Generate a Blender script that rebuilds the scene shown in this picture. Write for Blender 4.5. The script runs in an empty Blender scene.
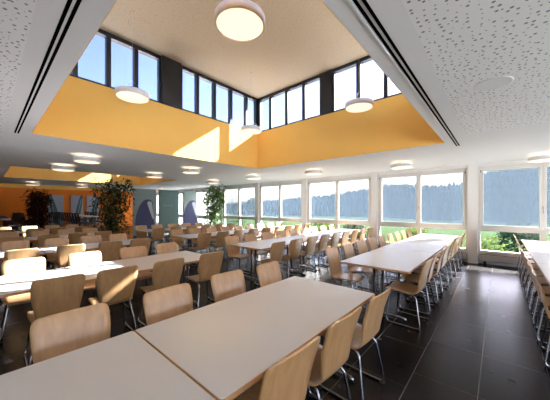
import bpy, bmesh, math, random
from mathutils import Vector, Matrix
random.seed(7)
S = bpy.context.scene
COL = S.collection
R = math.radians

# ------------------------------------------------------------------ camera, sky, sun, exposure
cam_d = bpy.data.cameras.new('camera'); cam = bpy.data.objects.new('camera', cam_d); COL.objects.link(cam)
cam.location = (0, 0, 1.56); cam.rotation_euler = (R(90), 0, R(41.3))
cam_d.sensor_width = 36; cam_d.lens = 255.57 / 550 * 36; cam_d.shift_y = 6.8 / 550
cam_d.clip_start = 0.05; cam_d.clip_end = 2000
S.camera = cam

SUN = Vector((1.0, 2.6, 1.87)).normalized()           # towards the sun
world = bpy.data.worlds.new('world'); S.world = world; world.use_nodes = True
wn = world.node_tree.nodes; wl = world.node_tree.links
bg = wn['Background']
sky = wn.new('ShaderNodeTexSky'); sky.sky_type = 'NISHITA'; sky.sun_disc = False
sky.sun_elevation = math.asin(SUN.z); sky.sun_rotation = math.atan2(SUN.x, SUN.y)
sky.altitude = 500; sky.air_density = 1.0; sky.dust_density = 2.5; sky.ozone_density = 2.5
tint = wn.new('ShaderNodeMix'); tint.data_type = 'RGBA'; tint.blend_type = 'MULTIPLY'; tint.inputs[0].default_value = 1; tint.inputs[7].default_value = (.94, .83, .90, 1)
wl.new(sky.outputs[0], tint.inputs[6]); wl.new(tint.outputs[2], bg.inputs[0]); bg.inputs[1].default_value = 0.17

sun_d = bpy.data.lights.new('sun', 'SUN'); sun_d.energy = 16; sun_d.angle = R(0.6); sun_d.color = (0.97, 0.98, 1.0)
sun = bpy.data.objects.new('sun', sun_d); COL.objects.link(sun)
sun.rotation_euler = SUN.to_track_quat('Z', 'Y').to_euler(); sun.location = (10, 25, 20)

S.view_settings.view_transform = 'Standard'; S.view_settings.look = 'None'
S.view_settings.gamma = 1.0; S.view_settings.use_curve_mapping = False
S.view_settings.exposure = 2.6
S.cycles.max_bounces = 14; S.cycles.diffuse_bounces = 8; S.cycles.glossy_bounces = 5
S.cycles.transparent_max_bounces = 16; S.cycles.transmission_bounces = 8
S.cycles.sample_clamp_indirect = 8.0
S.cycles.use_denoising = True; S.cycles.caustics_reflective = False; S.cycles.caustics_refractive = False
LAMP = 0.27                                             # emission of the lamps' diffusers

# ------------------------------------------------------------------ materials
def new_mat(name):
    m = bpy.data.materials.new(name); m.use_nodes = True
    nt = m.node_tree; b = nt.nodes['Principled BSDF']
    return m, nt, b
def val(nt, op, a, b=None, c=None):
    n = nt.nodes.new('ShaderNodeMath'); n.operation = op
    for i, x in enumerate((a, b, c)):
        if x is None: continue
        if isinstance(x, (int, float)): n.inputs[i].default_value = x
        else: nt.links.new(x, n.inputs[i])
    return n.outputs[0]
def mixc(nt, fac, a, b):
    n = nt.nodes.new('ShaderNodeMix'); n.data_type = 'RGBA'
    if isinstance(fac, (int, float)): n.inputs[0].default_value = fac
    else: nt.links.new(fac, n.inputs[0])
    for i, x in ((6, a), (7, b)):
        if isinstance(x, tuple): n.inputs[i].default_value = (*x, 1)
        else: nt.links.new(x, n.inputs[i])
    return n.outputs[2]
def plain(name, col, rough=0.5, metal=0.0, var=0.06, scale=6.0, bump=0.0, coat=0.0, spec=0.5):
    m, nt, b = new_mat(name)
    tc = nt.nodes.new('ShaderNodeTexCoord'); nz = nt.nodes.new('ShaderNodeTexNoise')
    nz.inputs['Scale'].default_value = scale; nz.inputs['Detail'].default_value = 3
    nt.links.new(tc.outputs['Object'], nz.inputs['Vector'])
    lo = tuple(c * (1 - var) for c in col); hi = tuple(min(1, c * (1 + var)) for c in col)
    nt.links.new(mixc(nt, nz.outputs[0], lo, hi), b.inputs['Base Color'])
    b.inputs['Roughness'].default_value = rough; b.inputs['Metallic'].default_value = metal
    b.inputs['Coat Weight'].default_value = coat; b.inputs['Specular IOR Level'].default_value = spec
    if bump:
        bp = nt.nodes.new('ShaderNodeBump'); bp.inputs['Strength'].default_value = bump; bp.inputs['Distance'].default_value = .01
        nt.links.new(nz.outputs[0], bp.inputs['Height']); nt.links.new(bp.outputs[0], b.inputs['Normal'])
    return m
def wood(name, c1, c2, rough=0.35, stretch=(14, 14, 1.2), coat=0.6):
    m, nt, b = new_mat(name)
    tc = nt.nodes.new('ShaderNodeTexCoord'); oi = nt.nodes.new('ShaderNodeObjectInfo')
    mp = nt.nodes.new('ShaderNodeMapping'); mp.inputs['Scale'].default_value = stretch
    nt.links.new(tc.outputs['Object'], mp.inputs['Vector'])
    ad = nt.nodes.new('ShaderNodeVectorMath'); ad.operation = 'ADD'
    nt.links.new(mp.outputs[0], ad.inputs[0])
    cb = nt.nodes.new('ShaderNodeCombineXYZ'); r = val(nt, 'MULTIPLY', oi.outputs['Random'], 37.0)
    for i in range(3): nt.links.new(r, cb.inputs[i])
    nt.links.new(cb.outputs[0], ad.inputs[1])
    nz = nt.nodes.new('ShaderNodeTexNoise'); nz.inputs['Scale'].default_value = 1.6; nz.inputs['Detail'].default_value = 5; nz.inputs['Distortion'].default_value = .6
    nt.links.new(ad.outputs[0], nz.inputs['Vector'])
    rp = nt.nodes.new('ShaderNodeValToRGB'); rp.color_ramp.elements[0].position = .3; rp.color_ramp.elements[1].position = .72
    rp.color_ramp.elements[0].color = (*c1, 1); rp.color_ramp.elements[1].color = (*c2, 1)
    nt.links.new(nz.outputs[0], rp.inputs[0]); nt.links.new(rp.outputs[0], b.inputs['Base Color'])
    b.inputs['Roughness'].default_value = rough; b.inputs['Coat Weight'].default_value = coat; b.inputs['Coat Roughness'].default_value = .25
    return m
def perforated(name, col, hole, cell, fill=0.85):
    m, nt, b = new_mat(name)
    g = nt.nodes.new('ShaderNodeNewGeometry')
    vo = nt.nodes.new('ShaderNodeTexVoronoi'); vo.voronoi_dimensions = '2D'; vo.feature = 'F1'
    vo.inputs['Scale'].default_value = 1 / cell; vo.inputs['Randomness'].default_value = .75
    nt.links.new(g.outputs['Position'], vo.inputs['Vector'])
    wn_ = nt.nodes.new('ShaderNodeTexWhiteNoise'); wn_.noise_dimensions = '3D'
    nt.links.new(vo.outputs['Color'], wn_.inputs['Vector'])
    rad = val(nt, 'MULTIPLY_ADD', wn_.outputs['Value'], .13, .07)
    msk = val(nt, 'LESS_THAN', vo.outputs['Distance'], rad)
    nt.links.new(mixc(nt, val(nt, 'MULTIPLY', msk, fill), col, hole), b.inputs['Base Color'])
    b.inputs['Roughness'].default_value = .85; b.inputs['Specular IOR Level'].default_value = .2
    return m
def emit(name, col, strength):
    m, nt, b = new_mat(name)
    b.inputs['Base Color'].default_value = (.5, .47, .44, 1)
    b.inputs['Emission Color'].default_value = (*col, 1); b.inputs['Emission Strength'].default_value = strength
    return m
def glass_mat(name, tint=(.97, .985, .98), gl=.06):
    m = bpy.data.materials.new(name); m.use_nodes = True; nt = m.node_tree; nt.nodes.clear()
    o = nt.nodes.new('ShaderNodeOutputMaterial'); mx = nt.nodes.new('ShaderNodeMixShader'); t = nt.nodes.new('ShaderNodeBsdfTransparent'); g = nt.nodes.new('ShaderNodeBsdfGlossy')
    t.inputs[0].default_value = (*tint, 1); g.inputs['Roughness'].default_value = 0.02
    lw = nt.nodes.new('ShaderNodeLayerWeight'); lw.inputs[0].default_value = .25
    nt.links.new(val(nt, 'MULTIPLY_ADD', lw.outputs['Fresnel'], .5, gl * .3), mx.inputs[0])
    nt.links.new(t.outputs[0], mx.inputs[1]); nt.links.new(g.outputs[0], mx.inputs[2]); nt.links.new(mx.outputs[0], o.inputs[0])
    return m
def screen_mat(name, col, trans):
    m = bpy.data.materials.new(name); m.use_nodes = True; nt = m.node_tree; nt.nodes.clear()
    o = nt.nodes.new('ShaderNodeOutputMaterial'); mx = nt.nodes.new('ShaderNodeMixShader'); t = nt.nodes.new('ShaderNodeBsdfTransparent')
    d = nt.nodes.new('ShaderNodeBsdfDiffuse'); tl = nt.nodes.new('ShaderNodeBsdfTranslucent'); m2 = nt.nodes.new('ShaderNodeMixShader')
    d.inputs[0].default_value = (*col, 1); tl.inputs[0].default_value = (*col, 1); m2.inputs[0].default_value = .5
    tc = nt.nodes.new('ShaderNodeTexCoord'); wv = nt.nodes.new('ShaderNodeTexNoise'); wv.inputs['Scale'].default_value = 1.0
    mp = nt.nodes.new('ShaderNodeMapping'); mp.inputs['Scale'].default_value = (1.5, 1, 30); nt.links.new(tc.outputs['Object'], mp.inputs[0]); nt.links.new(mp.outputs[0], wv.inputs[0])
    nt.links.new(val(nt, 'MULTIPLY_ADD', wv.outputs[0], .12, trans - .06), mx.inputs[0])
    nt.links.new(d.outputs[0], m2.inputs[1]); nt.links.new(tl.outputs[0], m2.inputs[2])
    nt.links.new(m2.outputs[0], mx.inputs[1]); nt.links.new(t.outputs[0], mx.inputs[2]); nt.links.new(mx.outputs[0], o.inputs[0])
    return m
def island_mat(name, c1, c2, rough=.7, trans=0.0):
    m, nt, b = new_mat(name)
    g = nt.nodes.new('ShaderNodeNewGeometry')
    nt.links.new(mixc(nt, g.outputs['Random Per Island'], c1, c2), b.inputs['Base Color'])
    b.inputs['Roughness'].default_value = rough; b.inputs['Specular IOR Level'].default_value = .3 if rough < .85 else 0
    if trans:
        nt.nodes['Material Output']
        tl = nt.nodes.new('ShaderNodeBsdfTranslucent'); mx = nt.nodes.new('ShaderNodeMixShader'); mx.inputs[0].default_value = trans
        nt.links.new(mixc(nt, g.outputs['Random Per Island'], c1, c2), tl.inputs[0])
        nt.links.new(b.outputs[0], mx.inputs[1]); nt.links.new(tl.outputs[0], mx.inputs[2])
        nt.links.new(mx.outputs[0], nt.nodes['Material Output'].inputs[0])
    return m
def floor_mat():
    m, nt, b = new_mat('slate_tile')
    g = nt.nodes.new('ShaderNodeNewGeometry'); sp = nt.nodes.new('ShaderNodeSeparateXYZ'); nt.links.new(g.outputs['Position'], sp.inputs[0])
    u = val(nt, 'DIVIDE', val(nt, 'ADD', sp.outputs[0], .61), .475)
    colid = val(nt, 'FLOOR', u); fu = val(nt, 'SUBTRACT', u, colid)
    off = val(nt, 'MULTIPLY_ADD', val(nt, 'GREATER_THAN', colid, -.5), .26, .04)
    v = val(nt, 'DIVIDE', val(nt, 'SUBTRACT', sp.outputs[1], off), .79)
    rowid = val(nt, 'FLOOR', v); fv = val(nt, 'SUBTRACT', v, rowid)
    du = val(nt, 'MULTIPLY', val(nt, 'MINIMUM', fu, val(nt, 'SUBTRACT', 1.0, fu)), .475)
    dv = val(nt, 'MULTIPLY', val(nt, 'MINIMUM', fv, val(nt, 'SUBTRACT', 1.0, fv)), .79)
    joint = val(nt, 'MAXIMUM', val(nt, 'LESS_THAN', du, .0035), val(nt, 'MULTIPLY', val(nt, 'LESS_THAN', dv, .0025), .7))
    cb = nt.nodes.new('ShaderNodeCombineXYZ'); nt.links.new(colid, cb.inputs[0]); nt.links.new(rowid, cb.inputs[1])
    w = nt.nodes.new('ShaderNodeTexWhiteNoise'); nt.links.new(cb.outputs[0], w.inputs['Vector'])
    nz = nt.nodes.new('ShaderNodeTexNoise'); nz.inputs['Scale'].default_value = 5; nz.inputs['Detail'].default_value = 5; nt.links.new(g.outputs['Position'], nz.inputs['Vector'])
    base = mixc(nt, val(nt, 'MULTIPLY_ADD', w.outputs['Value'], .5, val(nt, 'MULTIPLY', nz.outputs[0], .5)), (.007, .0055, .0055), (.012, .0095, .0095))
    nt.links.new(mixc(nt, joint, base, (.13, .11, .095)), b.inputs['Base Color'])
    nt.links.new(val(nt, 'MULTIPLY_ADD', nz.outputs[0], .05, .24), b.inputs['Roughness']); b.inputs['Specular IOR Level'].default_value = .14
    bp = nt.nodes.new('ShaderNodeBump'); bp.inputs['Strength'].default_value = .02; bp.inputs['Distance'].default_value = .01
    nt.links.new(nz.outputs[0], bp.inputs['Height']); nt.links.new(bp.outputs[0], b.inputs['Normal'])
    return m

M = dict(
    white=plain('white_paint', (.80, .79, .77), .6, var=.02),
    ceil=plain('ceiling_plaster', (.81, .805, .80), .85, var=.015, spec=.2),
    perf=perforated('perforated_plasterboard', (.86, .855, .85), (.16, .15, .145), .052),
    perf_up=perforated('fine_perforated_plasterboard', (.42, .34, .235), (.26, .21, .14), .05, .7),
    yellow=plain('ochre_yellow_plaster', (.87, .52, .13), .8, var=.05, scale=2.0, spec=.2),
    orange=plain('orange_wall_paint', (.80, .21, .004), .7, var=.04),
    dark=plain('anthracite_metal', (.012, .014, .02), .4, var=.1),
    slot=plain('black_slot', (.004, .004, .004), .9, spec=0),
    frame=plain('white_window_frame', (.74, .72, .68), .45, var=.02),
    grey=plain('grey_lacquer', (.42, .40, .37), .5, var=.05),
    floor=floor_mat(),
    glass=glass_mat('window_glass'),
    solar=glass_mat('solar_control_glass', (.70, .715, .75)),
    screen=screen_mat('added_sun_screen_fabric', (.05, .065, .08), .66),
    screen2=screen_mat('dense_sun_screen_fabric', (.05, .065, .08), .50),
    blind=screen_mat('white_blind_fabric', (.62, .62, .62), .12),
    lam=plain('white_laminate', (.75, .735, .715), .33, var=.015, scale=3, coat=.1),
    edge=wood('beech_edge', (.50, .27, .12), (.62, .36, .17), stretch=(3, 1, 20), coat=.1),
    beech=wood('beech_plywood', (.51, .285, .115), (.625, .38, .18)),
    chrome=plain('chrome', (.46, .46, .47), .16, 1.0, var=.03),
    steel=plain('dark_steel', (.10, .10, .105), .3, .9, var=.05),
    rubber=plain('black_rubber', (.015, .015, .015), .7),
    lampw=plain('lamp_white', (.82, .81, .80), .4, var=.01),
    diff=emit('lamp_diffuser', (1.0, .68, .45), LAMP),
    diffup=emit('lamp_uplight', (1.0, .80, .60), LAMP * 1.1),
    leaf=island_mat('bamboo_leaf', (.05, .13, .025), (.18, .30, .06), .5, .35),
    leafd=island_mat('dark_bamboo_leaf', (.016, .036, .012), (.05, .085, .028), .5, .2),  # darker-leaved bamboo, the tone is the leaves' own
    leafr=island_mat('dark_red_leaf', (.035, .016, .010), (.11, .034, .020), .85, .15),
    culm=plain('bamboo_stem', (.16, .17, .05), .5, var=.2),
    pot=plain('dark_planter', (.03, .03, .032), .5),
    soil=plain('soil', (.035, .025, .018), .95, var=.3, scale=40),
    darkwood=wood('dark_stained_wood', (.016, .006, .005), (.034, .012, .009), .6, coat=0),
    teal=plain('teal_screen', (.13, .215, .205), .6, var=.05),
    sage=plain('grey_green_screen', (.25, .32, .30), .6, var=.05),
    purple=plain('purple_print', (.055, .06, .15), .6, var=.06),
    pale=plain('pale_print', (.52, .55, .60), .6, var=.04),
    paleblue=plain('pale_blue_panel', (.36, .40, .47), .6, var=.06),
    leafprint=plain('teal_leaf_print', (.05, .135, .15), .6, var=.25, scale=14),
    grass=plain('meadow_grass', (.027, .040, .016), .9, var=.35, scale=.12, spec=0),
    meadow=plain('meadow_far', (.09, .16, .06), .9, var=.25, scale=.05, spec=.1),
    forest=island_mat('conifer_forest', (.003, .006, .007), (.0045, .008, .009), .9),
    bush=island_mat('garden_leaf', (.06, .09, .025), (.12, .16, .05), .86, .3),
    tree=island_mat('tree_leaf', (.014, .032, .022), (.036, .068, .034), .86, .25),
    bark=plain('bark', (.07, .05, .035), .9, var=.3, scale=10),
    bounce_slab=plain('pale_bounce_paving', (.86, .86, .86), .9, var=.06),
    roof=plain('roof_gravel', (.25, .24, .22), .95, var=.2, scale=20),
    render=plain('outer_render', (.6, .58, .54), .9, var=.05),
)

# ------------------------------------------------------------------ mesh helpers
def add_box(bm, x0, x1, y0, y1, z0, z1, mi=0):
    vs = [bm.verts.new((x, y, z)) for x in (x0, x1) for y in (y0, y1) for z in (z0, z1)]
    for q in ((0, 1, 3, 2), (4, 6, 7, 5), (0, 4, 5, 1), (2, 3, 7, 6), (0, 2, 6, 4), (1, 5, 7, 3)):
        f = bm.faces.new([vs[i] for i in q]); f.material_index = mi
def add_lathe(bm, prof, n=28, cx=0, cy=0, mi=0, smooth=True):
    rings = []
    for r, z in prof:
        if r < 1e-6: rings.append([bm.verts.new((cx, cy, z))])
        else: rings.append([bm.verts.new((cx + r * math.cos(2 * math.pi * k / n), cy + r * math.sin(2 * math.pi * k / n), z)) for k in range(n)])
    for a, b in zip(rings, rings[1:]):
        for k in range(n):
            k2 = (k + 1) % n
            if len(a) == 1 and len(b) == 1: continue
            if len(a) == 1: f = bm.faces.new((a[0], b[k], b[k2]))
            elif len(b) == 1: f = bm.faces.new((a[k], b[0], a[k2]))
            else: f = bm.faces.new((a[k], b[k], b[k2], a[k2]))
            f.material_index = mi; f.smooth = smooth
def round_path(pts, r, n=5):
    out = [Vector(pts[0])]
    for i in range(1, len(pts) - 1):
        p = Vector(pts[i]); a = Vector(pts[i - 1]) - p; b = Vector(pts[i + 1]) - p
        rr = min(r, a.length * .48, b.length * .48)
        p0 = p + a.normalized() * rr; p1 = p + b.normalized() * rr
        for k in range(n + 1):
            t = k / n; out.append(p0 * (1 - t) ** 2 + p * 2 * t * (1 - t) + p1 * t * t)
    out.append(Vector(pts[-1])); return out
def add_tube(bm, pts, rad, n=8, mi=0, cap=True):
    pts = [Vector(p) for p in pts]; rings = []; up = None
    for i, p in enumerate(pts):
        d = (pts[min(i + 1, len(pts) - 1)] - pts[max(i - 1, 0)]).normalized()
        if up is None:
            up = Vector((0, 0, 1)) if abs(d.z) < .9 else Vector((1, 0, 0))
        u = d.cross(up).normalized(); up = u.cross(d).normalized()
        rr = rad[i] if isinstance(rad, (list, tuple)) else rad
        rings.append([bm.verts.new(p + (u * math.cos(2 * math.pi * k / n) + up * math.sin(2 * math.pi * k / n)) * rr) for k in range(n)])
    for a, b in zip(rings, rings[1:]):
        for k in range(n):
            f = bm.faces.new((a[k], a[(k + 1) % n], b[(k + 1) % n], b[k])); f.smooth = True; f.material_index = mi
    if cap:
        bm.faces.new(rings[0][::-1]); bm.faces.new(rings[-1])
def add_prism(bm, poly, axis, a0, a1, mi=0):
    """poly of 2D points extruded along axis: 'x' -> (y,z), 'y' -> (x,z), 'z' -> (x,y)"""
    def P(p, a):
        return {'x': (a, p[0], p[1]), 'y': (p[0], a, p[1]), 'z': (p[0], p[1], a)}[axis]
    A = [bm.verts.new(P(p, a0)) for p in poly]; B = [bm.verts.new(P(p, a1)) for p in poly]
    n = len(poly)
    for f in (bm.faces.new(A), bm.faces.new(B[::-1])): f.material_index = mi
    for k in range(n):
        f = bm.faces.new((A[k], B[k], B[(k + 1) % n], A[(k + 1) % n])); f.material_index = mi
def obj(name, bm, mats, parent=None, bevel=0, recalc=True):
    if recalc: bmesh.ops.recalc_face_normals(bm, faces=bm.faces[:])
    me = bpy.data.meshes.new(name); bm.to_mesh(me); bm.free()
    for m in (mats if isinstance(mats, (list, tuple)) else [mats]): me.materials.append(m)
    o = bpy.data.objects.new(name, me); COL.objects.link(o)
    if parent: o.parent = parent
    if bevel:
        md = o.modifiers.new('bevel', 'BEVEL'); md.width = bevel; md.segments = 2; md.limit_method = 'ANGLE'
    return o
def tag(o, label, cat, group=None):
    o['label'] = label; o['category'] = cat
    if group: o['group'] = group
    return o
def thing(name, label, cat, loc=(0, 0, 0), rz=0, group=None):
    o = bpy.data.objects.new(name, None); o.empty_display_size = .1; COL.objects.link(o)
    o.location = loc; o.rotation_euler = (0, 0, rz)
    return tag(o, label, cat, group)
def struct(name, bm=None, mats=None, **k):
    if bm is None:
        o = bpy.data.objects.new(name, None); COL.objects.link(o)
    else: o = obj(name, bm, mats, **k)
    o['kind'] = 'structure'; return o
def boxes(*bs):
    bm = bmesh.new()
    for b in bs: add_box(bm, *b)
    return bm
def dup(root, loc, rz=0, label=None, group=None):
    r = root.copy(); COL.objects.link(r); r.location = loc; r.rotation_euler = (0, 0, rz)
    if label: r['label'] = label
    if group: r['group'] = group
    for ch in list(root.children):
        c = ch.copy(); COL.objects.link(c); c.parent = r
        for g in list(ch.children):
            d = g.copy(); COL.objects.link(d); d.parent = c
    return r

# ------------------------------------------------------------------ the room shell
XL, XR, YN, YF, ZC = -22.5, 5.0, -4.2, 9.15, 2.74
FY = 9.03                                               # inner face of the window frames
struct('floor', boxes((XL - .2, XR + .2, YN - .2, YF, -.2, 0)), M['floor'])
WELLS = [(-5.66, -.76, .50, 5.62), (-14.75, -10.6, .50, 5.62), (-22.5, -18.4, .50, 5.62)]
def build_ceiling():
    bm = bmesh.new()
    xs = sorted({XL - .2, XR + .2, -.42, *[w[0] for w in WELLS], *[w[1] for w in WELLS], -6.3, -17.5, -8.8})
    ys = sorted({YN - .2, YF, .50, 5.62, .20, 5.2})
    for x0, x1 in zip(xs, xs[1:]):
        for y0, y1 in zip(ys, ys[1:]):
            xm, ym = (x0 + x1) / 2, (y0 + y1) / 2
            if any(w[0] < xm < w[1] and w[2] < ym < w[3] for w in WELLS): continue
            perf = (xm > -.42 and ym < 5.2) or ym < .20
            add_box(bm, x0, x1, y0, y1, ZC, ZC + .35, 1 if perf else 0)
    struct('ceiling', bm, [M['ceil'], M['perf'], M['roof']])
build_ceiling()

ZS, ZH, ZT = 3.86, 4.84, 4.92                           # sill, window head, upper ceiling of the light well
def light_well(w, nm, top_right=True):
    x0, x1, y0, y1 = w; t = .12
    def wall(name, b): struct(name, boxes(b), M['yellow'])
    wall('wall_%s_left' % nm, (x0 - t, x0 + .004, y0 - t, y1 + t, ZC + .001, ZS))
    wall('wall_%s_right' % nm, (x1 - .004, x1 + t, y0 - t, y1 + t, ZC + .001, ZS))
    wall('wall_%s_back' % nm, (x0, x1, y1 - .004, y1 + t, ZC + .001, ZS))
    wall('wall_%s_front' % nm, (x0, x1, y0 - t, y0 + .004, ZC + .001, ZS))
    struct('ceiling_%s' % nm, boxes((x0 - .13, x1 + .13, y0 - .13, y1 + .13, ZT, ZT + .2)), M['perf_up'])
light_well(WELLS[0], 'light_well'); light_well(WELLS[1], 'second_light_well'); light_well(WELLS[2], 'third_light_well')

WN = [0]
def clerestory(axis, pos, a0, a1, mull, cols, t=.12, gl='solar'):
    """strip of dark framed panes between sill and upper ceiling; axis 'y' runs along y at x=pos"""
    WN[0] += 1
    root = struct('window_%d' % WN[0])
    def B(u0, u1, z0, z1, d0=0, d1=t):
        return (pos + d0, pos + d1, u0, u1, z0, z1) if axis == 'y' else (u0, u1, pos + d0, pos + d1, z0, z1)
    obj('frame', boxes(B(a0, a1, ZS, ZS + .035), B(a0, a1, ZH, ZT)), M['dark'], root)
    for m0, m1 in mull: obj('mullion', boxes(B(m0, m1, ZS + .035, ZH, .01, t - .01)), M['dark'], root)
    for m0, m1 in cols: obj('column_or_sun_block', boxes(B(m0, m1, ZS + .0, ZT, -.015, t + .05)), M['dark'], root)
    edges = sorted([(a0, a0)] + mull + cols + [(a1, a1)])
    for e, f in zip(edges, edges[1:]):
        if f[0] - e[1] > .03: obj('pane', boxes(B(e[1], f[0], ZS + .035, ZH, .05, .058)), M[gl], root)
    return root
def even(a0, a1, n, w=.08):
    s = (a1 - a0) / n
    return [(a0 + s * k - w / 2, a0 + s * k + w / 2) for k in range(1, n)]
w = WELLS[0]
clerestory('y', w[0] - .12, w[2] - .12, w[3] + .12,
           [(w[2] - .12, w[2] + .02), (1.03, 1.11), (1.55, 1.63), (2.05, 2.13), (2.56, 2.60), (3.06, 3.12), (3.49, 3.57), (4.00, 4.08), (4.55, 4.64), (5.14, 5.22), (5.56, 5.74)], [(2.60, 3.06)])
clerestory('x', w[3], w[0] - .12, w[1] + .12,
           [(w[0] - .12, w[0] + .1), (-5.19, -5.09), (-4.57, -4.47), (-3.98, -3.88), (-3.08, -3.02), (-2.47, -2.37), (-1.86, -1.77)], [(-3.42, -3.08), (-1.45, w[1] + .12)])  # last wide entry: unseen solid panel added to block the sun
clerestory('y', w[1], w[2] - .12, w[3] + .12, even(w[2] - .12, w[3] + .12, 9), [], gl='glass')
clerestory('x', w[2] - .12, w[0] - .12, w[1] + .12, even(w[0] - .12, w[1] + .12, 8), [], gl='glass')
w = WELLS[2]
struct('wall_third_light_well_sun_block', boxes((w[0], w[1] - .004, w[3], w[3] + .12, ZS, ZT), (w[0], w[1] - .004, w[2] - .12, w[2], ZS, ZT)), M['yellow'])  # closed instead of glazed, added to keep sun off the orange wall
clerestory('y', w[0] - .12, w[2] - .12, w[3] + .12, even(w[2] - .12, w[3] + .12, 9), [])
clerestory('y', w[1], w[2] - .12, w[3] + .12, even(w[2] - .12, w[3] + .12, 9), [])
for w in WELLS[1:2]:
    clerestory('x', w[2] - .12, w[0] - .12, w[1] + .12, even(w[0] - .12, w[1] + .12, 7), [])
    clerestory('y', w[0] - .12, w[2] - .12, w[3] + .12, even(w[2] - .12, w[3] + .12, 9), [])
    clerestory('x', w[3], w[0] - .12, w[1] + .12, even(w[0] - .12, w[1] + .12, 7), [])
    clerestory('y', w[1], w[2] - .12, w[3] + .12, even(w[2] - .12, w[3] + .12, 9), [])

# black slot profiles and the bead that runs beside them
def slot_run(n, x0, y0, x1, y1):
    pass
TR = [0]
def trim(bm, m):
    TR[0] += 1; return struct('trim_%d' % TR[0], bm, m)
for a in ((-.630, -.611), (-.591, -.572)):
    off = a[0] + .632
    trim(boxes((a[0], a[1], .29 + off * 0, 6.05, ZC - .004, ZC + .0)), M['slot'])
for b in ((.314, .333), (.349, .368)):
    trim(boxes((-5.80, -.632, b[0], b[1], ZC - .004, ZC + .0)), M['slot'])
trim(boxes((-.655, -.640, .37, 6.05, ZC - .006, ZC)), M['ceil'])

# ------------------------------------------------------------------ window wall
PITCH = 2.715; C0 = -.56
cols = [4.87, 2.155, -.56, -3.27, -6.2, -9.05, -11.95, -14.8, -17.65, -20.5, -22.4]
bm = bmesh.new()
add_box(bm, XL - .2, XR + .2, 8.97, YF + .03, 2.66, ZC)          # lintel
add_box(bm, XL - .2, XR + .2, 9.06, YF + .03, -.2, .30)          # low parapet
for c in cols: add_box(bm, c - .11, c + .11, 8.90, YF + .03, 0, ZC)
struct('wall_window_side', bm, M['white'])
struct('wall_left', boxes((XL - .2, XL, YN - .2, YF, 0, ZC)), M['orange'])
def glazed_side(name, axis, pos, brk, sgn):
    """a side of the hall glazed like the window wall: sill, head, piers and simple two-light windows"""
    def B(u0, u1, d0, d1, z0, z1):
        a, b = sorted((pos + sgn * d0, pos + sgn * d1))
        return (a, b, u0, u1, z0, z1) if axis == 'y' else (u0, u1, a, b, z0, z1)
    bm = bmesh.new()
    add_box(bm, *B(brk[0] - .2, brk[-1] + .2, 0, .2, 0, .30)); add_box(bm, *B(brk[0] - .2, brk[-1] + .2, 0, .2, 2.64, ZC))
    for c in brk: add_box(bm, *B(c - .11, c + .11, 0, .2, .30, 2.64))
    struct(name, bm, M['white'])
    for a, b in zip(brk, brk[1:]):
        WN[0] += 1; root = struct('window_%d' % WN[0]); a += .11; b -= .11; m = (a + b) / 2
        obj('frame', boxes(B(a, b, .05, .13, .30, .37), B(a, b, .05, .13, 2.57, 2.64), B(a, a + .07, .05, .13, .37, 2.57), B(b - .07, b, .05, .13, .37, 2.57), B(m - .06, m + .06, .05, .13, .37, 2.57)), M['frame'], root)
        for u, v in ((a + .07, m - .06), (m + .06, b - .07)): obj('pane', boxes(B(u, v, .08, .088, .37, 2.57)), M['glass'], root)
glazed_side('wall_right', 'y', XR, [YN, -1.6, 1.0, 3.6, 6.2, 8.8], 1)
struct('wall_rear', boxes((XL, XR, YN - .2, YN, 0, ZC)), M['white'])
struct('added_bounce_paving', boxes((XR + .25, XR + 22, YN - 14, 4.5, -.45, -.15)), M['bounce_slab'])  # unseen pale slab added to bounce sunlight onto the near ceiling
struct('trim_rendered_fascia', boxes((XL - .2, XR + .2, YF + .031, YF + .08, -3.2, .25)), M['render'])

def window_bay(x0, x1):
    WN[0] += 1
    root = struct('window_%d' % WN[0])
    y0, y1 = FY, FY + .09; w = x1 - x0; xm = (x0 + x1) / 2
    obj('frame', boxes((x0, x0 + .055, y0, y1, .30, 2.66), (x1 - .055, x1, y0, y1, .30, 2.66), (x0 + .055, x1 - .055, y0, y1, 2.60, 2.66),
                       (x0 + .055, x1 - .055, y0, y1, .30, .37), (x0 + .055, x1 - .055, y0, y1, .90, 1.0), (xm - .05, xm + .05, y0, y1, .37, .90)), M['frame'], root, bevel=.004)
    for a0, a1 in ((x0 + .055, xm), (xm, x1 - .055)):
        s = obj('sash', boxes((a0 + .003, a0 + .065, y0 - .02, y1 - .02, 1.0, 2.60), (a1 - .065, a1 - .003, y0 - .02, y1 - .02, 1.0, 2.60),
                              (a0 + .065, a1 - .065, y0 - .02, y1 - .02, 2.535, 2.60), (a0 + .065, a1 - .065, y0 - .02, y1 - .02, 1.0, 1.06)), M['frame'], root, bevel=.004)
        obj('pane', boxes((a0 + .065, a1 - .065, y0 + .03, y0 + .038, 1.06, 2.535)), M['glass'], s)
        obj('hinge', boxes((a0 + (.0 if a0 < xm - .01 else a1 - a0 - .016), a0 + (.016 if a0 < xm - .01 else a1 - a0), y0 - .035, y0 - .015, 2.50, 2.57)), M['steel'], s)
    for a0, a1 in ((x0 + .055, xm - .05), (xm + .05, x1 - .055)):
        obj('lower_pane', boxes((a0, a1, y0 + .04, y0 + .048, .37, .90)), M['glass'], root)
    hb = bmesh.new(); add_box(hb, xm - .012, xm + .012, y0 - .05, y0 - .02, 1.50, 1.58); add_tube(hb, round_path([(xm, y0 - .05, 1.54), (xm, y0 - .075, 1.54), (xm, y0 - .075, 1.40)], .02), .009)
    obj('handle', hb, M['grey'], root)
ords = ['first', 'second', 'third', 'fourth', 'fifth', 'sixth', 'seventh', 'eighth', 'ninth', 'tenth']
for i, (a, b) in enumerate(zip(cols[1:], cols)):
    window_bay(a + .11, b - .11)
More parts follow.
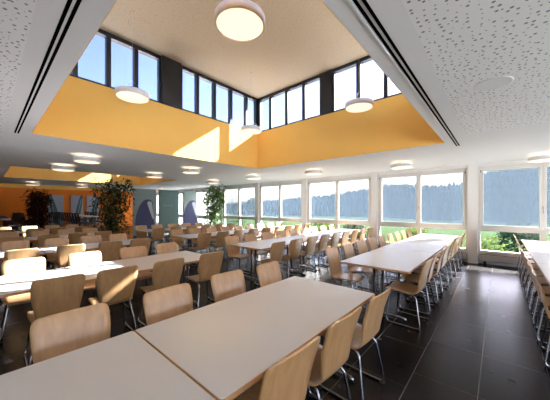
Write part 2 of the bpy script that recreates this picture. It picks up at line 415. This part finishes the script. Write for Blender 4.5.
# low convector under the right-hand window, and sun screens outside the windows
for i in (1, 2):
    a, b = cols[i + 1] + .13, cols[i] - .13
    lab = ('beige low convector under the window at the end of the tiled aisle', 'beige low convector behind the end of the aisle table row')[i - 1]
    cv = thing('convector', lab, 'radiator', ((a + b) / 2, 8.97, 0), 0)
    hw = (b - a) / 2
    obj('casing', boxes((-hw, hw, -.05, .085, .09, .26)), M['grey'], cv, bevel=.008)
    obj('grille', boxes(*[(-hw + .02, hw - .02, -.035 + k * .022, -.025 + k * .022, .258, .266) for k in range(5)]), M['steel'], cv)
    obj('foot', boxes((-hw + .1, -hw + .16, -.03, .05, 0, .09)), M['rubber'], cv); obj('foot', boxes((hw - .16, hw - .1, -.03, .05, 0, .09)), M['rubber'], cv)
for i, lab in ((0, 'translucent grey sun screen lowered outside the far right window'), (1, 'translucent grey sun screen lowered outside the window beyond the tiled aisle'), (2, 'translucent grey sun screen outside the window behind the aisle table row'),
               (3, 'translucent grey sun screen added to dim the third window from the right'), (4, 'translucent grey sun screen added to dim the fourth window from the right'), (5, 'translucent grey sun screen added to dim the window beside the green bamboo')):  # these three screens are added to dim the sunlight indoors
    a, b = cols[i + 1] + .13, cols[i] - .13
    rb = thing('sun_screen', lab, 'blind', ((a + b) / 2, YF + .121, .93), 0, 'lowered sun screens')
    hw = (b - a) / 2
    obj('fabric', boxes((-hw, hw, -.0015, .0015, .02, 1.70)), M['screen2' if i < 3 else 'screen'], rb)
    obj('bottom_bar', boxes((-hw, hw, -.012, .012, -.01, .02)), M['grey'], rb)
    obj('roller_box', boxes((-hw - .05, hw + .05, -.09, .06, 1.70, 1.82)), M['grey'], rb)

for i, lab in ((6, 'white roller blind lowered in the window right behind the green bamboo'), (7, 'white roller blind glowing in the gap between the teal dividers'), (8, 'white roller blind in the far window behind the dark bamboo'), (9, 'white roller blind added to shade the last window beside the orange wall')):  # last blind added to stop a sun patch on the orange wall
    a, b = cols[i + 1] + .13, cols[i] - .13
    rb = thing('roller_blind', lab, 'blind', ((a + b) / 2, 8.985, 0), 0, 'white roller blinds at the far windows')
    hw = (b - a) / 2
    obj('fabric', boxes((-hw, hw, -.0015, .0015, .40, 2.58)), M['blind'], rb)
    obj('bottom_bar', boxes((-hw, hw, -.008, .008, .38, .40)), M['frame'], rb)
    obj('roller', boxes((-hw, hw, -.035, .03, 2.58, 2.655)), M['frame'], rb, bevel=.01)

# ------------------------------------------------------------------ lamps
def make_lamp(name, label, group, pendant, r=.26):
    t = thing(name, label, 'lamp', (0, 0, 0), 0, group)           # origin at the underside of the lamp
    bm = bmesh.new(); add_lathe(bm, [(r - .02, .004), (r, .006), (r, .088), (r - .012, .095), (r - .02, .095)], 40); obj('shade', bm, M['lampw'], t)
    bm = bmesh.new(); add_lathe(bm, [(r - .02, .004), (r - .06, -.006), (0, -.010)], 40); obj('diffuser', bm, M['diff'], t)
    bm = bmesh.new(); add_lathe(bm, [(r - .02, .095), (r - .03, .098), (0, .098)], 40); obj('top_diffuser', bm, M['lampw'] if pendant else M['diffup'], t)
    bm = bmesh.new()
    if pendant:
        L = ZT - pendant
        add_tube(bm, [(0, 0, .30), (0, 0, L)], .002, 6)
        for k in range(3): a = 2 * math.pi * k / 3 + .4; add_tube(bm, [(math.cos(a) * r * .8, math.sin(a) * r * .8, .09), (0, 0, .30)], .0015, 5)
        obj('cable', bm, M['grey'], t)
        bm = bmesh.new(); add_lathe(bm, [(0, L - .012), (.03, L - .012), (.035, L), (0, L)], 20); obj('ceiling_rose', bm, M['perf_up'], t)
    else:
        add_lathe(bm, [(0, .098), (.07, .098), (.07, .16), (0, .16)], 20); obj('mount', bm, M['lampw'], t)
    return t
PZ = 1.9 + 1.56 - .02
for i, (x, y, lab) in enumerate([(-2.03, 1.76, 'round white pendant lamp nearest the camera, highest in the picture'),
                                 (-4.76, 1.69, 'round white pendant lamp hanging before the left clerestory windows'),
                                 (-4.68, 4.42, 'round white pendant lamp hanging in the far corner of the light well'),
                                 (-2.01, 4.71, 'round white pendant lamp hanging before the right clerestory windows')]):
    if i == 0: pend = make_lamp('pendant_lamp', lab, 'pendant lamps in the light well', PZ); pend.location = (x, y, PZ)
    else: dup(pend, (x, y, PZ), 0, lab)
CZ = ZC - .16
spots = [(-7.1, 1.56, 'round ceiling lamp under the left ceiling, below the sunlit ochre wall, beside the dark plants'),
         (-9.2, 1.47, 'round ceiling lamp next beyond the nearest one on the left'),
         (-7.0, 4.12, 'round ceiling lamp below the light well, above the purple printed screens'),
         (-6.75, 6.5, 'round ceiling lamp below the far corner of the light well'),
         (-4.37, 6.8, 'round ceiling lamp before the third window from the right'),
         (-1.93, 7.22, 'round ceiling lamp before the window behind the aisle table row'),
         (.74, 8.2, 'round ceiling lamp cut by the right edge of the picture'),
         (-9.0, 3.9, 'round ceiling lamp above the dark bamboo left of the teal dividers'),
         (-9.4, 6.6, 'round ceiling lamp above the green bamboo near the windows'),
         (-16.5, 1.5, 'round ceiling lamp between the second and third ochre wells, left one'),
         (-16.5, 3.4, 'round ceiling lamp between the second and third ochre wells, right one'),
         (-16.5, 7.6, 'round ceiling lamp above the teal screens')]
for i, (x, y, lab) in enumerate(spots):
    if i == 0: cl = make_lamp('ceiling_lamp', lab, 'round ceiling lamps', 0); cl.location = (x, y, CZ)
    else: dup(cl, (x, y, CZ), 0, lab)
def speaker(loc, lab, r=.15, m='ceil', m2='white'):
    t = thing('ceiling_speaker', lab, 'speaker', loc)
    bm = bmesh.new(); add_lathe(bm, [(0, -.003), (r - .02, -.003)], 36); obj('grille', bm, M[m], t)
    bm = bmesh.new(); add_lathe(bm, [(r - .02, -.003), (r - .015, -.006), (r, -.003), (r, 0)], 36); obj('ring', bm, M[m2], t)
speaker((-.05, 3.22, ZC), 'flat round white speaker cover in the perforated ceiling at right')
speaker((-5.02, 1.92, ZT), 'flat round pale speaker cover in the upper ceiling of the light well', .2, 'perf_up', 'perf_up')
speaker((-7.2, .3, ZC), 'small flat round cover in the ceiling at the far left', .12)

# ------------------------------------------------------------------ tables
TW, TL, TH = .95, 1.78, .74
def make_table(label, group):
    t = thing('cafeteria_table', label, 'table', (0, 0, 0), 0, group)
    hx, hy = TW / 2, TL / 2
    def rr(x, y, r, z0, z1):
        bm = bmesh.new(); pl = []
        for cx, cy, a0 in ((x - r, y - r, 0), (-x + r, y - r, 90), (-x + r, -y + r, 180), (x - r, -y + r, 270)):
            for k in range(5): a = R(a0 + 22.5 * k); pl.append((cx + r * math.cos(a), cy + r * math.sin(a)))
        add_prism(bm, pl, 'z', z0, z1); return bm
    obj('tabletop', rr(hx - .004, hy - .004, .016, TH - .026, TH), M['lam'], t, bevel=.0015)
    obj('edge_band', rr(hx, hy, .02, TH - .0275, TH - .0012), M['edge'], t, bevel=.002)
    obj('underframe', boxes((-.04, .04, -hy + .2, hy - .2, TH - .075, TH - .028), (-hx + .12, hx - .12, -hy + .24, -hy + .30, TH - .06, TH - .028), (-hx + .12, hx - .12, hy - .30, hy - .24, TH - .06, TH - .028)), M['steel'], t)
    for s in (-1, 1):
        y = s * (hy - .27); bm = bmesh.new()
        for px in (-.06, .06): add_tube(bm, [(px, y, .03), (px, y, TH - .05)], .02, 10)
        obj('leg', bm, M['steel'], t)
        bm = bmesh.new(); add_tube(bm, round_path([(-hx + .10, y, .012), (-hx + .16, y, .035), (hx - .16, y, .035), (hx - .10, y, .012)], .04, 3), .018, 8)
        obj('foot', bm, M['chrome'], t)
    return t

# ------------------------------------------------------------------ chairs (local: faces +x, origin on the floor below the seat)
def shell_strip(s0, s1, n, mcols=9, th=.011):
    """part of the one-piece plywood shell between profile parameters s0 and s1"""
    P = [(.235, .415), (.215, .437), (.12, .447), (0, .437), (-.10, .425), (-.150, .434), (-.180, .475), (-.198, .56), (-.222, .68), (-.258, .80), (-.285, .872)]
    Wd = [.150, .185, .205, .205, .196, .182, .172, .184, .203, .209, .206]
    def cr(a, t):
        k = min(int(t), len(a) - 2); f = t - k
        g = lambda i: a[max(0, min(len(a) - 1, i))]
        p0, p1, p2, p3 = g(k - 1), g(k), g(k + 1), g(k + 2)
        h = lambda w, x, y, z: .5 * (2 * x + (y - w) * f + (2 * w - 5 * x + 4 * y - z) * f * f + (3 * x - w - 3 * y + z) * f ** 3)
        return tuple(h(*q) for q in zip(p0, p1, p2, p3)) if isinstance(p1, tuple) else h(p0, p1, p2, p3)
    tm = len(P) - 1
    rows = []
    for i in range(n + 1):
        s = s0 + (s1 - s0) * i / n; t = s * tm
        x, z = cr(P, t); wd = cr(Wd, t)
        e = min(1.0, max(0.0, (1 - s) * 11.0))                     # rounded upper corners
        wd = wd - .040 * (1 - math.sqrt(max(0, 1 - (1 - e) ** 2)))
        e = min(1.0, s * 9.0); wd = wd - .03 * (1 - math.sqrt(max(0, 1 - (1 - e) ** 2)))
        back = max(0.0, min(1.0, (s - .58) / .2))
        row = []
        for j in range(mcols + 1):
            v = -1 + 2 * j / mcols
            cup = v * v * (.012 * back)                           # sides of the back come forward
            dip = v * v * .012 * (1 - back)
            row.append(Vector((x + cup, v * wd, z + dip)))
        rows.append(row)
    bm = bmesh.new(); A = []; B = []
    nr, nc = len(rows), len(rows[0])
    for i in range(nr):
        ra, rb = [], []
        for j in range(nc):
            du = rows[min(i + 1, nr - 1)][j] - rows[max(i - 1, 0)][j]; dv = rows[i][min(j + 1, nc - 1)] - rows[i][max(j - 1, 0)]
            nrm = du.cross(dv).normalized()
            ra.append(bm.verts.new(rows[i][j] + nrm * th / 2)); rb.append(bm.verts.new(rows[i][j] - nrm * th / 2))
        A.append(ra); B.append(rb)
    for i in range(nr - 1):
        for j in range(nc - 1):
            for f in (bm.faces.new((A[i][j], A[i + 1][j], A[i + 1][j + 1], A[i][j + 1])), bm.faces.new((B[i][j], B[i][j + 1], B[i + 1][j + 1], B[i + 1][j]))): f.smooth = True
        bm.faces.new((A[i][0], B[i][0], B[i + 1][0], A[i + 1][0])); bm.faces.new((A[i][-1], A[i + 1][-1], B[i + 1][-1], B[i][-1]))
    for j in range(nc - 1):
        bm.faces.new((A[0][j], A[0][j + 1], B[0][j + 1], B[0][j])); bm.faces.new((A[-1][j], B[-1][j], B[-1][j + 1], A[-1][j + 1]))
    return bm
def make_chair(name, label, mat, group):
    t = thing(name, label, 'chair', (0, 0, 0), 0, group)
    obj('seat', shell_strip(0, .56, 16), mat, t)
    obj('backrest', shell_strip(.56, 1.0, 20), mat, t)
    for s in (-1, 1):
        bm = bmesh.new()
        y0, y1 = .155 * s, .215 * s
        add_tube(bm, round_path([(.10, y0 * .9, .420), (-.150, y0, .405), (-.215, y1, .012), (.20, y1, .012), (.16, y0, .412), (.05, y0 * .9, .424)], .055, 5), .0105, 8)
        lg = obj('leg', bm, M['chrome'], t)
        obj('glide', boxes((-.212, -.170, y1 - .014, y1 + .014, 0, .02)), M['rubber'], lg); obj('glide', boxes((.15, .19, y1 - .014, y1 + .014, 0, .02)), M['rubber'], lg)
    for x in (.09, -.10):
        bm = bmesh.new(); add_tube(bm, [(x, -.15, .418), (x, .15, .418)], .009, 6); obj('crossbar', bm, M['steel'], t)
    return t

chair0 = [None]; table0 = [None]
PROTO = make_chair('cafeteria_chair', 'x', M['beech'], 'x'); proto_used = [False]
TPROTO = make_table('x', 'x'); tproto_used = [False]
def put_chair(x, y, rz, lab, group):
    if not proto_used[0]:
        proto_used[0] = True; o = PROTO; o.location = (x, y, 0); o.rotation_euler = (0, 0, rz); o['label'] = lab; o['group'] = group; return o
    return dup(PROTO, (x, y, 0), rz, lab, group)
def put_table(x, y, lab, group):
    if not tproto_used[0]:
        tproto_used[0] = True; o = TPROTO; o.location = (x, y, 0); o['label'] = lab; o['group'] = group; return o
    return dup(TPROTO, (x, y, 0), 0, lab, group)
rng = random.Random(3)
ORD = ['first', 'second', 'third', 'fourth', 'fifth', 'sixth', 'seventh', 'eighth', 'ninth', 'tenth', 'eleventh', 'twelfth']
# rows: key, centre x, window-block name, near-block name, sides
FARROWS = [('right', .88, 'row at the right picture edge', (-1,)),
           ('A', -1.33, 'long row beside the aisle', (-1, 1)),
           ('B', -3.95, 'second row of the window block', (-1, 1)),
           ('C', -6.52, 'third row of the window block', (-1, 1)),
           ('D', -9.15, 'fourth row of the window block', (-1, 1))]
NEARROWS = [('A', -1.355, 'foreground row', 2.44, (-1, 1)),
            ('B', -3.95, 'first row behind the foreground', 2.50, (-1, 1)),
            ('C', -6.52, 'second row behind the foreground', 2.50, (-1, 1)),
            ('D', -9.15, 'third row behind the foreground', 2.50, (-1, 1)),
            ('E', -11.8, 'fourth row behind the foreground', 2.50, (-1, 1))]
NEARY = {('A', -1): (2.30, 1.69, 1.03, .385, -.25), ('A', 1): (2.14, 1.57, 1.0, .40, -.20), ('B', 1): (2.28, 1.61, 1.02, .50), ('B', -1): (2.30, 1.68, 1.03, .36), 'x': (2.26, 1.66, 1.05, .42)}
def dist(side, key):
    """back of a chair from the table's edge: origin offset"""
    if key == 'right': return .0
    return .155 if side < 0 else (.005 if key == 'A' else .075)
far_n = {'right': 3, 'A': 3, 'B': 3, 'C': 3, 'D': 2}
for key, cx, nm, sides in FARROWS:
    n = far_n[key]
    for k in range(n):
        y = 3.53 + TL / 2 + k * (TL + .005)
        lab = f"white-topped {['near end', 'middle', 'window end'][k if n == 3 else k * 2]} table of the {nm}"
        put_table(cx, y, lab, 'tables of the ' + nm)
    for s in sides:
        sd = {(-1): 'left', 1: 'right'}[s]
        if key == 'right': sd = 'aisle'
        elif key == 'A': sd = 'aisle' if s > 0 else 'inner'
        for k in range(3 * n):
            if key == 'D' and s < 0 and k > 4: continue
            y = 3.53 + .3 + k * .595 + rng.uniform(-.02, .02)
            x = cx + s * (TW / 2 + .1 + dist(s, key) - .0) + rng.uniform(-.015, .015)
            rz = (math.pi if s > 0 else 0) + rng.uniform(-.05, .05)
            if key == 'right': x = cx - (TW / 2 - .14 + .0)
            lab = f"beech chair, {sd} side of {nm}, {ORD[k]} from near end"
            put_chair(x if key == 'right' else cx + s * (TW / 2 - .115 + dist(s, key)) + rng.uniform(-.015, .015), y, rz, lab, f'chairs on the {sd} side of the {nm}')
for key, cx, nm, ye, sides in NEARROWS:
    ks = (0, 1) if key in 'AB' else (0,)
    if key in 'CDE': ks = (0, 1)
    for k in ks:
        y = ye - TL / 2 - k * (TL + .006)
        put_table(cx, y, f"white-topped {['far', 'near'][k]} table of the {nm}", 'tables of the ' + nm)
    for s in sides:
        sd = {(-1): 'left', 1: 'right'}[s]
        cnt = 5 if key != 'A' else 5
        if key in 'BCDE': cnt = 4
        for k in range(cnt):
            y = NEARY.get((key, s), NEARY['x'])[k] + rng.uniform(-.015, .015)
            rz = (math.pi if s > 0 else 0) + rng.uniform(-.06, .06)
            lab = f"beech chair, {sd} side of {nm}, {ORD[k]} from far end"
            put_chair(cx + s * (TW / 2 - .115 + dist(s, key)) + rng.uniform(-.015, .015), y, rz, lab, f'chairs on the {sd} side of the {nm}')

# ------------------------------------------------------------------ screens with printed shapes
def blob(pts, n=8):
    out = []; m = len(pts)
    for i in range(m):
        p0, p1, p2, p3 = (Vector(pts[(i + d) % m]) for d in (-1, 0, 1, 2))
        for k in range(n):
            f = k / n
            out.append(tuple(.5 * (2 * p1 + (p2 - p0) * f + (2 * p0 - 5 * p1 + 4 * p2 - p3) * f * f + (3 * p1 - p0 - 3 * p2 + p3) * f ** 3)))
    return out
FIG = [(-.50, -1.0), (-.55, -.5), (-.40, .05), (-.12, .42), (.16, .50), (.34, .42), (.42, .30), (.36, -.05), (.46, -.5), (.55, -1.0), (.1, -1.16)]
PALEP = [(.10, .32), (.20, .40), (.36, .34), (.38, .06), (.47, -.40), (.40, -.46), (.20, .02)]
def screen(y0, y1, kind, lab):
    t = thing('room_divider', lab, 'screen', (-14.3, (y0 + y1) / 2, 0), 0, 'printed room dividers')
    h = (y1 - y0) / 2; H = 2.52
    obj('panel', boxes((-.02, .02, -h, h, .05, H)), M['sage'] if kind == 'fig' else M['teal'], t, bevel=.004)
    obj('foot', boxes((-.25, .25, -h + .1, -h + .16, 0, .05)), M['steel'], t); obj('foot', boxes((-.25, .25, h - .16, h - .1, 0, .05)), M['steel'], t)
    bm = bmesh.new()
    if kind == 'fig':
        add_prism(bm, blob([(y * .92 + .04, z * 1.08 + 1.42) for y, z in FIG]), 'x', .020, .024); p = obj('printed_shape', bm, M['purple'], t)
        bm = bmesh.new(); add_prism(bm, blob([(y * .92 + .04, z * 1.08 + 1.42) for y, z in PALEP]), 'x', .024, .027); obj('pale_patch', bm, M['pale'], p)
    else:
        add_tube(bm, [(.024, -.24 + k * .03, 1.62 + .035 * math.sin(k * 1.9)) for k in range(16)], .006, 5)
        add_tube(bm, [(.024, -.30, 1.72), (.024, -.26, 1.70), (.024, -.27, 1.56), (.024, -.31, 1.58)], .007, 5)
        obj('pale_script', bm, M['pale'], t)
screen(5.09, 6.28, 'fig', 'grey-green divider printed with a purple pear shape, nearest the dark bamboo')
screen(6.43, 7.62, 'plain', 'plain teal divider with faint pale script between the two purple shapes')
screen(7.93, 8.80, 'fig', 'grey-green divider printed with a purple pear shape, beside the green bamboo')

def leaf_panel(y0, y1, flip, lab):
    t = thing('wall_panel', lab, 'panel', (XL + .06, (y0 + y1) / 2, .35), 0, 'leaf printed wall panels')
    h = (y1 - y0) / 2
    obj('board', boxes((-.055, .03, -h, h, 0, 2.0)), M['paleblue'], t, bevel=.004)
    bm = bmesh.new(); s = -1 if flip else 1
    add_prism(bm, blob([(-h * .95 * s, 1.95), (-h * .7 * s, 1.0), (-.05 * s, .05), (h * .45 * s, .02), (h * .2 * s, .9), (-h * .5 * s, 1.9)]), 'x', .030, .034); lf = obj('printed_leaf', bm, M['leafprint'], t)
    bm = bmesh.new(); add_tube(bm, [(.036, -h * .72 * s, 1.8), (.036, -h * .28 * s, .95), (.036, h * .18 * s, .1)], .012, 5); obj('midrib', bm, M['paleblue'], lf)
leaf_panel(2.79, 3.60, False, 'pale panel with a teal leaf leaning left, beside the dark red plant')
leaf_panel(3.99, 4.67, True, 'middle pale panel with a teal leaf on the orange wall')
leaf_panel(4.90, 5.64, True, 'pale panel with a teal leaf half behind the bamboo')

# ------------------------------------------------------------------ plants
def plant(name, lab, loc, h, spread, n_culm, n_leaf, leafm, seed, zlow=.5, droop=.5, size=.13):
    rg = random.Random(seed)
    t = thing(name, lab, 'plant', loc)
    bm = bmesh.new(); add_lathe(bm, [(0, 0), (.20, 0), (.25, .42), (.235, .42), (.225, .36), (0, .36)], 28); p = obj('pot', bm, M['pot'], t)
    bm = bmesh.new(); add_lathe(bm, [(0, .375), (.226, .37)], 20); obj('soil', bm, M['soil'], p)
    tips = []
    for c in range(n_culm):
        a = rg.uniform(0, 6.28); r0 = rg.uniform(.02, .15); r1 = rg.uniform(.3, 1.0) * spread
        hh = h * rg.uniform(.82, 1.0)
        pts = []
        for k in range(9):
            f = k / 8; rr = r0 + (r1 - r0) * f ** 2.2
            pts.append(Vector((math.cos(a) * rr, math.sin(a) * rr, .36 + (hh - .36) * (f if f < .85 else .85 + (f - .85) * .8))))
        bm = bmesh.new(); add_tube(bm, pts, [.012 * (1 - .6 * k / 8) for k in range(9)], 6); obj('stem', bm, M['culm'], t)
        tips.append(pts)
    bm = bmesh.new()
    for k in range(n_leaf):
        pts = rg.choice(tips); f = zlow + (1 - zlow) * rg.random() ** .8
        q = f * 8; i = min(int(q), 7); base = pts[i].lerp(pts[i + 1], q - i)
        base = base + Vector((rg.gauss(0, 1), rg.gauss(0, 1), rg.gauss(0, .8))) * spread * .32
        rad = math.hypot(base.x, base.y)
        if rad > spread: base.x *= spread / rad; base.y *= spread / rad
        base.z = min(base.z, h - .03)
        a = rg.uniform(0, 6.28); el = rg.uniform(-1.0, .5) - droop * .3
        d = Vector((math.cos(a) * math.cos(el), math.sin(a) * math.cos(el), math.sin(el)))
        L = size * rg.uniform(.7, 1.3); w = L * .16
        sd = d.cross(Vector((0, 0, 1))); sd = sd.normalized() if sd.length > .01 else Vector((1, 0, 0)); 
        up = sd.cross(d)
        sd = (sd * math.cos(rg.uniform(-.9, .9)) + up * math.sin(rg.uniform(-.9, .9))).normalized()
        v = [bm.verts.new(base), bm.verts.new(base + d * L * .4 + sd * w), bm.verts.new(base + d * L - Vector((0, 0, L * .15))), bm.verts.new(base + d * L * .4 - sd * w)]
        bm.faces.new(v)
    obj('foliage', bm, leafm, t, recalc=False)
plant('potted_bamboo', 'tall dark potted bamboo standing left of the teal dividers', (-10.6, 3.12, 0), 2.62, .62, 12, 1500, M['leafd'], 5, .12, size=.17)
plant('potted_bamboo', 'bright green potted bamboo before the window wall beside the purple printed divider', (-10.35, 7.25, 0), 2.66, .55, 12, 1100, M['leaf'], 8, .1, size=.20)
plant('potted_shrub', 'dark reddish potted plant at far left before the orange wall', (-16.7, 1.68, 0), 2.5, .5, 10, 1500, M['leafr'], 11, .15, size=.22)

# ------------------------------------------------------------------ dark bar stools and high tables at the far left
def make_stool(lab, group):
    t = thing('bar_stool', lab, 'bar stool', (0, 0, 0), 0, group)
    obj('seat', boxes((-.19, .19, -.19, .19, .74, .775)), M['darkwood'], t, bevel=.01)
    bm = bmesh.new(); add_prism(bm, [(-.17, .80), (-.20, 1.0), (-.255, 1.24), (-.235, 1.245), (-.18, 1.0), (-.15, .80)], 'y', -.18, .18); obj('backrest', bm, M['darkwood'], t, bevel=.004)
    for sx in (-1, 1):
        for sy in (-1, 1):
            bm = bmesh.new(); add_tube(bm, [(sx * .15, sy * .15, .745), (sx * .20, sy * .20, 0)], .014, 6); obj('leg', bm, M['steel'], t)
    bm = bmesh.new(); add_tube(bm, [(.19, -.19, .3), (.19, .19, .3)], .009, 6); add_tube(bm, [(-.19, -.19, .3), (-.19, .19, .3)], .009, 6); obj('footrest', bm, M['steel'], t)
    return t
def make_hightable(lab, group, top='lam'):
    t = thing('bar_table', lab, 'table', (0, 0, 0), 0, group)
    obj('tabletop', boxes((-.9, .9, -.35, .35, 1.03, 1.06)), M[top], t, bevel=.004)
    for s in (-1, 1):
        obj('leg', boxes((s * .65 - .03, s * .65 + .03, -.04, .04, .02, 1.03)), M['steel'], t)
        obj('foot', boxes((s * .65 - .04, s * .65 + .04, -.28, .28, 0, .02)), M['steel'], t)
    return t
st = None; ht = None
for ry, rn in ((.40, 'corner'), (2.0, 'left'), (3.75, 'right')):
    xs = [-20.6, -18.7] if rn == 'left' else [-20.0, -18.1, -16.2] if rn == 'corner' else [-20.0, -18.15, -16.3]
    for i, x in enumerate(xs):
        lab = f"{'white' if rn == 'right' else 'dark'} topped high bar table in the {rn} bar row, {ORD[i]} from the orange wall"
        if rn == 'right' and i == 0: ht = None
        if ht is None: ht = make_hightable(lab, f'high bar tables of the {rn} bar row', 'lam' if rn == 'right' else 'darkwood'); ht.location = (x, ry, 0)
        else: dup(ht, (x, ry, 0), 0, lab)
        for k in range(3):
            for s in (-1, 1):
                xx = x - .6 + .6 * k
                lab = f"dark bar stool, {'near' if s < 0 else 'window'} side of {rn} bar row, {ORD[i * 3 + k]} from orange wall"
                p = (xx, ry + s * .46, 0); rz = -s * math.pi / 2
                if st is None: st = make_stool(lab, 'dark bar stools'); st.location = p; st.rotation_euler = (0, 0, rz)
                else: dup(st, p, rz, lab, f'dark bar stools of the {rn} bar row')

# ------------------------------------------------------------------ outside: meadow, wooded hill, garden trees
def interp(x, pts):
    if x <= pts[0][0]: return pts[0][1]
    for (a, u), (b, v) in zip(pts, pts[1:]):
        if x <= b: return u + (v - u) * (x - a) / (b - a)
    return pts[-1][1]
RIDGE = [(-420, 4.5), (-200, 5.5), (-135, 10.0), (-82, 13.2), (-64, 15.8), (-49, 18.3), (-34, 17.0), (-24, 15.5), (-14, 17.0), (-3, 22), (20, 27), (80, 30)]   # tree-top height (abs) at y=160
GZ = -3.0
def ground(x, y):
    top = interp(x, RIDGE) - 9.0
    if y < 105: return GZ
    f = min(1, (y - 105) / 55); f = f * f * (3 - 2 * f)
    return GZ + (top - GZ) * f if y <= 160 else top
bm = bmesh.new(); gx = [-440 + 12 * i for i in range(46)]; gy = [9.6, 20, 40, 70, 100, 110, 120, 130, 140, 150, 160, 190, 240]
grid = [[bm.verts.new((x, y, ground(x, y) + (0 if y < 15 else .3 * math.sin(x * .07 + y * .05)))) for x in gx] for y in gy]
for a, b in zip(grid, grid[1:]):
    for k in range(len(gx) - 1): bm.faces.new((a[k], a[k + 1], b[k + 1], b[k])).smooth = True
struct('meadow_ground', bm, M['grass'])
bm = bmesh.new(); rg = random.Random(21)
def crown(bm, x, y, z, h, r, pointed):
    n = 7; a0 = rg.uniform(0, 6)
    prof = [(0, .45), (.12, .95), (.40, 1.0), (.70, .72), (.90, .38)] if not pointed else [(0, .9), (.12, 1.0), (.45, .66), (.75, .33), (.92, .12)]
    rings = [[bm.verts.new((x + r * q * rg.uniform(.82, 1.15) * math.cos(a0 + 2 * math.pi * k / n), y + r * q * math.sin(a0 + 2 * math.pi * k / n), z + h * f + rg.uniform(-.04, .04) * h)) for k in range(n)] for f, q in prof]
    for a, b in zip(rings, rings[1:]):
        for k in range(n): bm.faces.new((a[k], a[(k + 1) % n], b[(k + 1) % n], b[k])).smooth = True
    top = bm.verts.new((x, y, z + h))
    for k in range(n): bm.faces.new((rings[-1][k], rings[-1][(k + 1) % n], top)).smooth = True
for y in range(106, 172, 3):
    x = -400.0
    while x < 90:
        x += rg.uniform(1.3, 2.5) * (1.0 if x > -220 else 1.7)
        pt = rg.random() < .55; h = rg.uniform(5.8, 8.2) if pt else rg.uniform(5.0, 7.0); xx = x + rg.uniform(-1, 1); yy = y + rg.uniform(-2, 2)
        crown(bm, xx, yy, ground(xx, yy) - .3, h, rg.uniform(.9, 1.4) if pt else rg.uniform(1.2, 1.9), pt)
fo = obj('forest', bm, M['forest']); tag(fo, 'hazy blue conifer forest covering the hill beyond the meadow', 'forest'); fo['kind'] = 'stuff'
def garden_tree(name, lab, loc, h, r, mat, seed, trunk=True, n=900):
    g = random.Random(seed); t = thing(name, lab, 'tree' if trunk else 'bush', loc)
    bm = bmesh.new(); add_tube(bm, [(0, 0, 0), (.03, 0, h * .3), (0, .04, h * .7)], [.09, .07, .03], 7); obj('trunk' if trunk else 'stem', bm, M['bark'], t)
    bm = bmesh.new(); z0 = h * (.3 if trunk else .08)
    for k in range(n):
        u = g.gauss(0, 1), g.gauss(0, 1), g.gauss(0, 1); L = math.sqrt(sum(c * c for c in u)); q = g.uniform(.55, 1.0) * (1 + .18 * math.sin(3 * u[0] / L + seed) * math.cos(4 * u[1] / L))
        c = Vector((u[0] / L * r * q, u[1] / L * r * q, (z0 + h) / 2 + u[2] / L * (h - z0) / 2 * q))
        s = r * g.uniform(.07, .15); n1 = Vector((g.gauss(0, 1), g.gauss(0, 1), g.gauss(0, 1))).normalized(); n2 = n1.orthogonal().normalized(); n3 = n1.cross(n2)
        bm.faces.new([bm.verts.new(c + n2 * s * .9), bm.verts.new(c + n3 * s * .6), bm.verts.new(c - n2 * s * .9), bm.verts.new(c - n3 * s * .6)])
    obj('foliage', bm, mat, t, recalc=False)
for nm, lab, x, y, h, r, mt, tr in [
    ('garden_bush', 'light green bush low in the window at the end of the aisle', -.4, 19, 3.0, .9, 'bush', False),
    ('garden_tree', 'dark green tree in the lower pane at the end of the aisle', 1.0, 24, 3.5, 1.3, 'tree', True),
    ('garden_tree', 'green garden tree low in the far right window', 4.2, 26, 4.6, 1.6, 'bush', True),
    ('garden_bush', 'green bush low in the window behind the aisle table row', -5.2, 24, 3.0, 1.3, 'bush', False),
    ('garden_bush', 'small green bush low in the middle window, right', -11.5, 26, 3.2, 1.4, 'tree', False),
    ('garden_bush', 'small green bush low in the middle window, left', -16, 27, 3.2, 1.5, 'bush', False),
    ('garden_tree', 'lone leafy tree before the meadow in the leftmost clear window', -62, 60, 8.0, 3.0, 'tree', True)]:
    garden_tree(nm, lab, (x, y, GZ), h, r, M[mt], len(lab) + int(x * 7), tr)

# haze in the valley between the garden and the hill
hm = bpy.data.materials.new('valley_haze'); hm.use_nodes = True; hn = hm.node_tree; hn.nodes.clear()
ho = hn.nodes.new('ShaderNodeOutputMaterial'); hs = hn.nodes.new('ShaderNodeVolumeScatter')
hs.inputs['Color'].default_value = (.42, .66, 1.0, 1); hs.inputs['Density'].default_value = .0006; hs.inputs['Anisotropy'].default_value = 0.0
hn.links.new(hs.outputs[0], ho.inputs['Volume'])
hz = obj('haze', boxes((-500, 160, 30, 98, GZ - 2, 60)), hm); tag(hz, 'thin blue haze hanging in the valley before the wooded hill', 'haze'); hz['kind'] = 'stuff'
